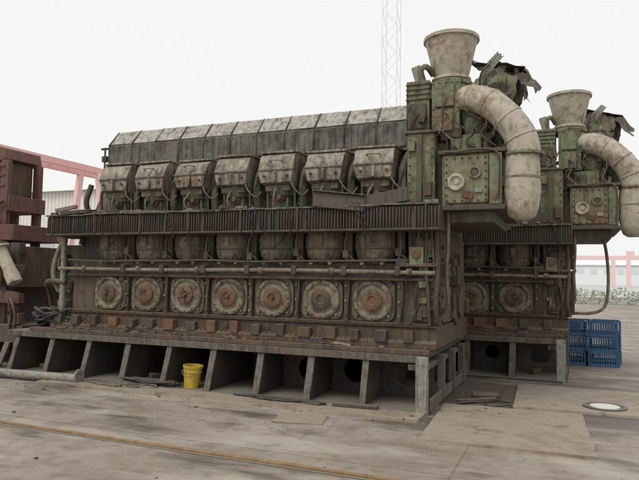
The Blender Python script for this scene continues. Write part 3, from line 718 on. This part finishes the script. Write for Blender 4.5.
# ------------------------------------------------------------------ ground and water
def concrete():
    m = bpy.data.materials.new('yard_concrete'); m.use_nodes = True
    nt = m.node_tree; b = nt.nodes['Principled BSDF']
    g = nt.nodes.new('ShaderNodeNewGeometry'); pos = g.outputs['Position']
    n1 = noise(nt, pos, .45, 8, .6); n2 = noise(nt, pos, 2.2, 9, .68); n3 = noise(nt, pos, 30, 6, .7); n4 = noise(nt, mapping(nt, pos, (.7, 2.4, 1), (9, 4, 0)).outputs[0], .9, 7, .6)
    n8 = noise(nt, pos, 7, 8, .75)
    r1 = ramp(nt, .38, c4((.27, .228, .185)), .62, c4((.40, .352, .295))); nt.links.new(n1.outputs[0], r1.inputs[0])
    col = mixc(nt, mathn(nt, 'MULTIPLY', n3.outputs[0], .6), r1.outputs[0], (.21, .17, .137))
    r2 = ramp(nt, .46, (0, 0, 0, 1), .64, (.8, .8, .8, 1)); nt.links.new(n2.outputs[0], r2.inputs[0])
    col = mixc(nt, r2.outputs[0], col, (.18, .142, .108))
    r8 = ramp(nt, .52, (0, 0, 0, 1), .66, (.7, .7, .7, 1)); nt.links.new(n8.outputs[0], r8.inputs[0])
    col = mixc(nt, r8.outputs[0], col, (.15, .12, .092))
    # pale dried patches
    n5 = noise(nt, mapping(nt, pos, (.5, 1.5, 1), (31, 4, 0)).outputs[0], 1.1, 8, .65)
    r5 = ramp(nt, .50, (0, 0, 0, 1), .64, (.6, .6, .6, 1)); nt.links.new(n5.outputs[0], r5.inputs[0])
    col = mixc(nt, r5.outputs[0], col, (.45, .41, .35))
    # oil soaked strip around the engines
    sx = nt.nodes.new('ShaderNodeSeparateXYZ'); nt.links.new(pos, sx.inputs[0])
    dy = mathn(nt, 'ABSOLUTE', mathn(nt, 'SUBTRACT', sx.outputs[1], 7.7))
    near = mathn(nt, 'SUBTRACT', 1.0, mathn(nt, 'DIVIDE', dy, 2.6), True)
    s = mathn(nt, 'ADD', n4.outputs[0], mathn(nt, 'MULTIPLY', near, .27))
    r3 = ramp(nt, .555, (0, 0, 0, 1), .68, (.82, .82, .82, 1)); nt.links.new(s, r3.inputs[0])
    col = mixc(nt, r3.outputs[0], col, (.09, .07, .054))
    # slab joints
    br = nt.nodes.new('ShaderNodeTexBrick'); br.inputs['Scale'].default_value = 1; br.inputs['Brick Width'].default_value = 4.2
    br.inputs['Row Height'].default_value = 3.1; br.inputs['Mortar Size'].default_value = .010; br.offset = 0
    nd = mixc(nt, .012, mapping(nt, pos, (1, 1, 1), (.8, 1.75, 0)).outputs[0], n3.outputs['Color']); nt.links.new(nd, br.inputs['Vector'])
    col = mixc(nt, mathn(nt, 'MULTIPLY', br.outputs['Fac'], .5), col, (.11, .09, .07))
    # a few meandering cracks that fade in and out
    vo = nt.nodes.new('ShaderNodeTexVoronoi'); vo.feature = 'DISTANCE_TO_EDGE'; vo.inputs['Scale'].default_value = .42
    dv = mixc(nt, .3, pos, n2.outputs['Color']); nt.links.new(dv, vo.inputs['Vector'])
    r6 = ramp(nt, .0, (1, 1, 1, 1), .006, (0, 0, 0, 1)); nt.links.new(vo.outputs['Distance'], r6.inputs[0])
    r7 = ramp(nt, .48, (0, 0, 0, 1), .6, (1, 1, 1, 1)); nt.links.new(n1.outputs[0], r7.inputs[0])
    col = mixc(nt, mathn(nt, 'MULTIPLY', mathn(nt, 'MULTIPLY', r6.outputs[0], .5), r7.outputs[0]), col, (.12, .10, .08))
    nt.links.new(col, b.inputs['Base Color'])
    rr = mathn(nt, 'SUBTRACT', .85, mathn(nt, 'MULTIPLY', r3.outputs[0], .42)); nt.links.new(rr, b.inputs['Roughness'])
    bp = nt.nodes.new('ShaderNodeBump'); bp.inputs['Strength'].default_value = .4; bp.inputs['Distance'].default_value = .02
    nt.links.new(mathn(nt, 'ADD', n2.outputs[0], mathn(nt, 'MULTIPLY', n3.outputs[0], .5)), bp.inputs['Height']); nt.links.new(bp.outputs[0], b.inputs['Normal'])
    return m
def flat(name, x0, x1, y0, y1, z, mat):
    me = bpy.data.meshes.new(name); me.from_pydata([(x0, y0, z), (x1, y0, z), (x1, y1, z), (x0, y1, z)], [], [(0, 1, 2, 3)])
    me.materials.append(mat); o = bpy.data.objects.new(name, me); S.collection.objects.link(o); return o
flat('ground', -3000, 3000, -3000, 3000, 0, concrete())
w = bpy.data.materials.new('harbour_water'); w.use_nodes = True
nt = w.node_tree; b = nt.nodes['Principled BSDF']; b.inputs['Base Color'].default_value = (.35, .37, .36, 1); b.inputs['Roughness'].default_value = .25
g = nt.nodes.new('ShaderNodeNewGeometry'); n = noise(nt, g.outputs['Position'], .8, 4); bp = nt.nodes.new('ShaderNodeBump'); bp.inputs['Strength'].default_value = .2
nt.links.new(n.outputs[0], bp.inputs['Height']); nt.links.new(bp.outputs[0], b.inputs['Normal'])
flat('water', -2900, 2900, 62, 2900, .02, w)

# ------------------------------------------------------------------ light
W = bpy.data.worlds.new('World'); S.world = W; W.use_nodes = True
nt = W.node_tree; bg = nt.nodes['Background']
sky = nt.nodes.new('ShaderNodeTexSky'); sky.sky_type = 'NISHITA'; sky.sun_disc = False
EL, AZ = 55, 200
sky.sun_elevation = rad(EL); sky.sun_rotation = rad(AZ); sky.dust_density = 6; sky.air_density = 1.5
sc = nt.nodes.new('ShaderNodeMix'); sc.data_type = 'RGBA'; sc.blend_type = 'MULTIPLY'; sc.inputs[0].default_value = 1
nt.links.new(sky.outputs[0], sc.inputs[6]); sc.inputs[7].default_value = (.09, .09, .09, 1)
# overcast cloud layer covering the clear sky
mx = nt.nodes.new('ShaderNodeMix'); mx.data_type = 'RGBA'; mx.inputs[0].default_value = .92
nt.links.new(sc.outputs[2], mx.inputs[6]); mx.inputs[7].default_value = (.99, .985, .975, 1)
nt.links.new(mx.outputs[2], bg.inputs['Color']); bg.inputs['Strength'].default_value = 1.0
sd = bpy.data.lights.new('sun', 'SUN'); sd.energy = 1.3; sd.angle = rad(30); sd.color = (1, .96, .9)
so = bpy.data.objects.new('sun', sd); S.collection.objects.link(so)
a = rad(AZ); dirv = Vector((math.sin(a) * math.cos(rad(EL)), math.cos(a) * math.cos(rad(EL)), math.sin(rad(EL))))
so.rotation_euler = dirv.to_track_quat('Z', 'Y').to_euler(); so.location = dirv * 30

# ------------------------------------------------------------------ camera
cd = bpy.data.cameras.new('camera'); co = bpy.data.objects.new('camera', cd); S.collection.objects.link(co)
cd.sensor_width = 36; cd.lens = 34.1; cd.clip_end = 6000
M = Matrix.Rotation(rad(22.4), 4, 'Z') @ Matrix.Rotation(rad(93.59), 4, 'X') @ Matrix.Rotation(rad(.9), 4, 'Z')
co.matrix_world = Matrix.Translation((0, 0, 1.42)) @ M
S.camera = co
S.view_settings.view_transform = 'Standard'; S.view_settings.look = 'None'; S.view_settings.exposure = 0
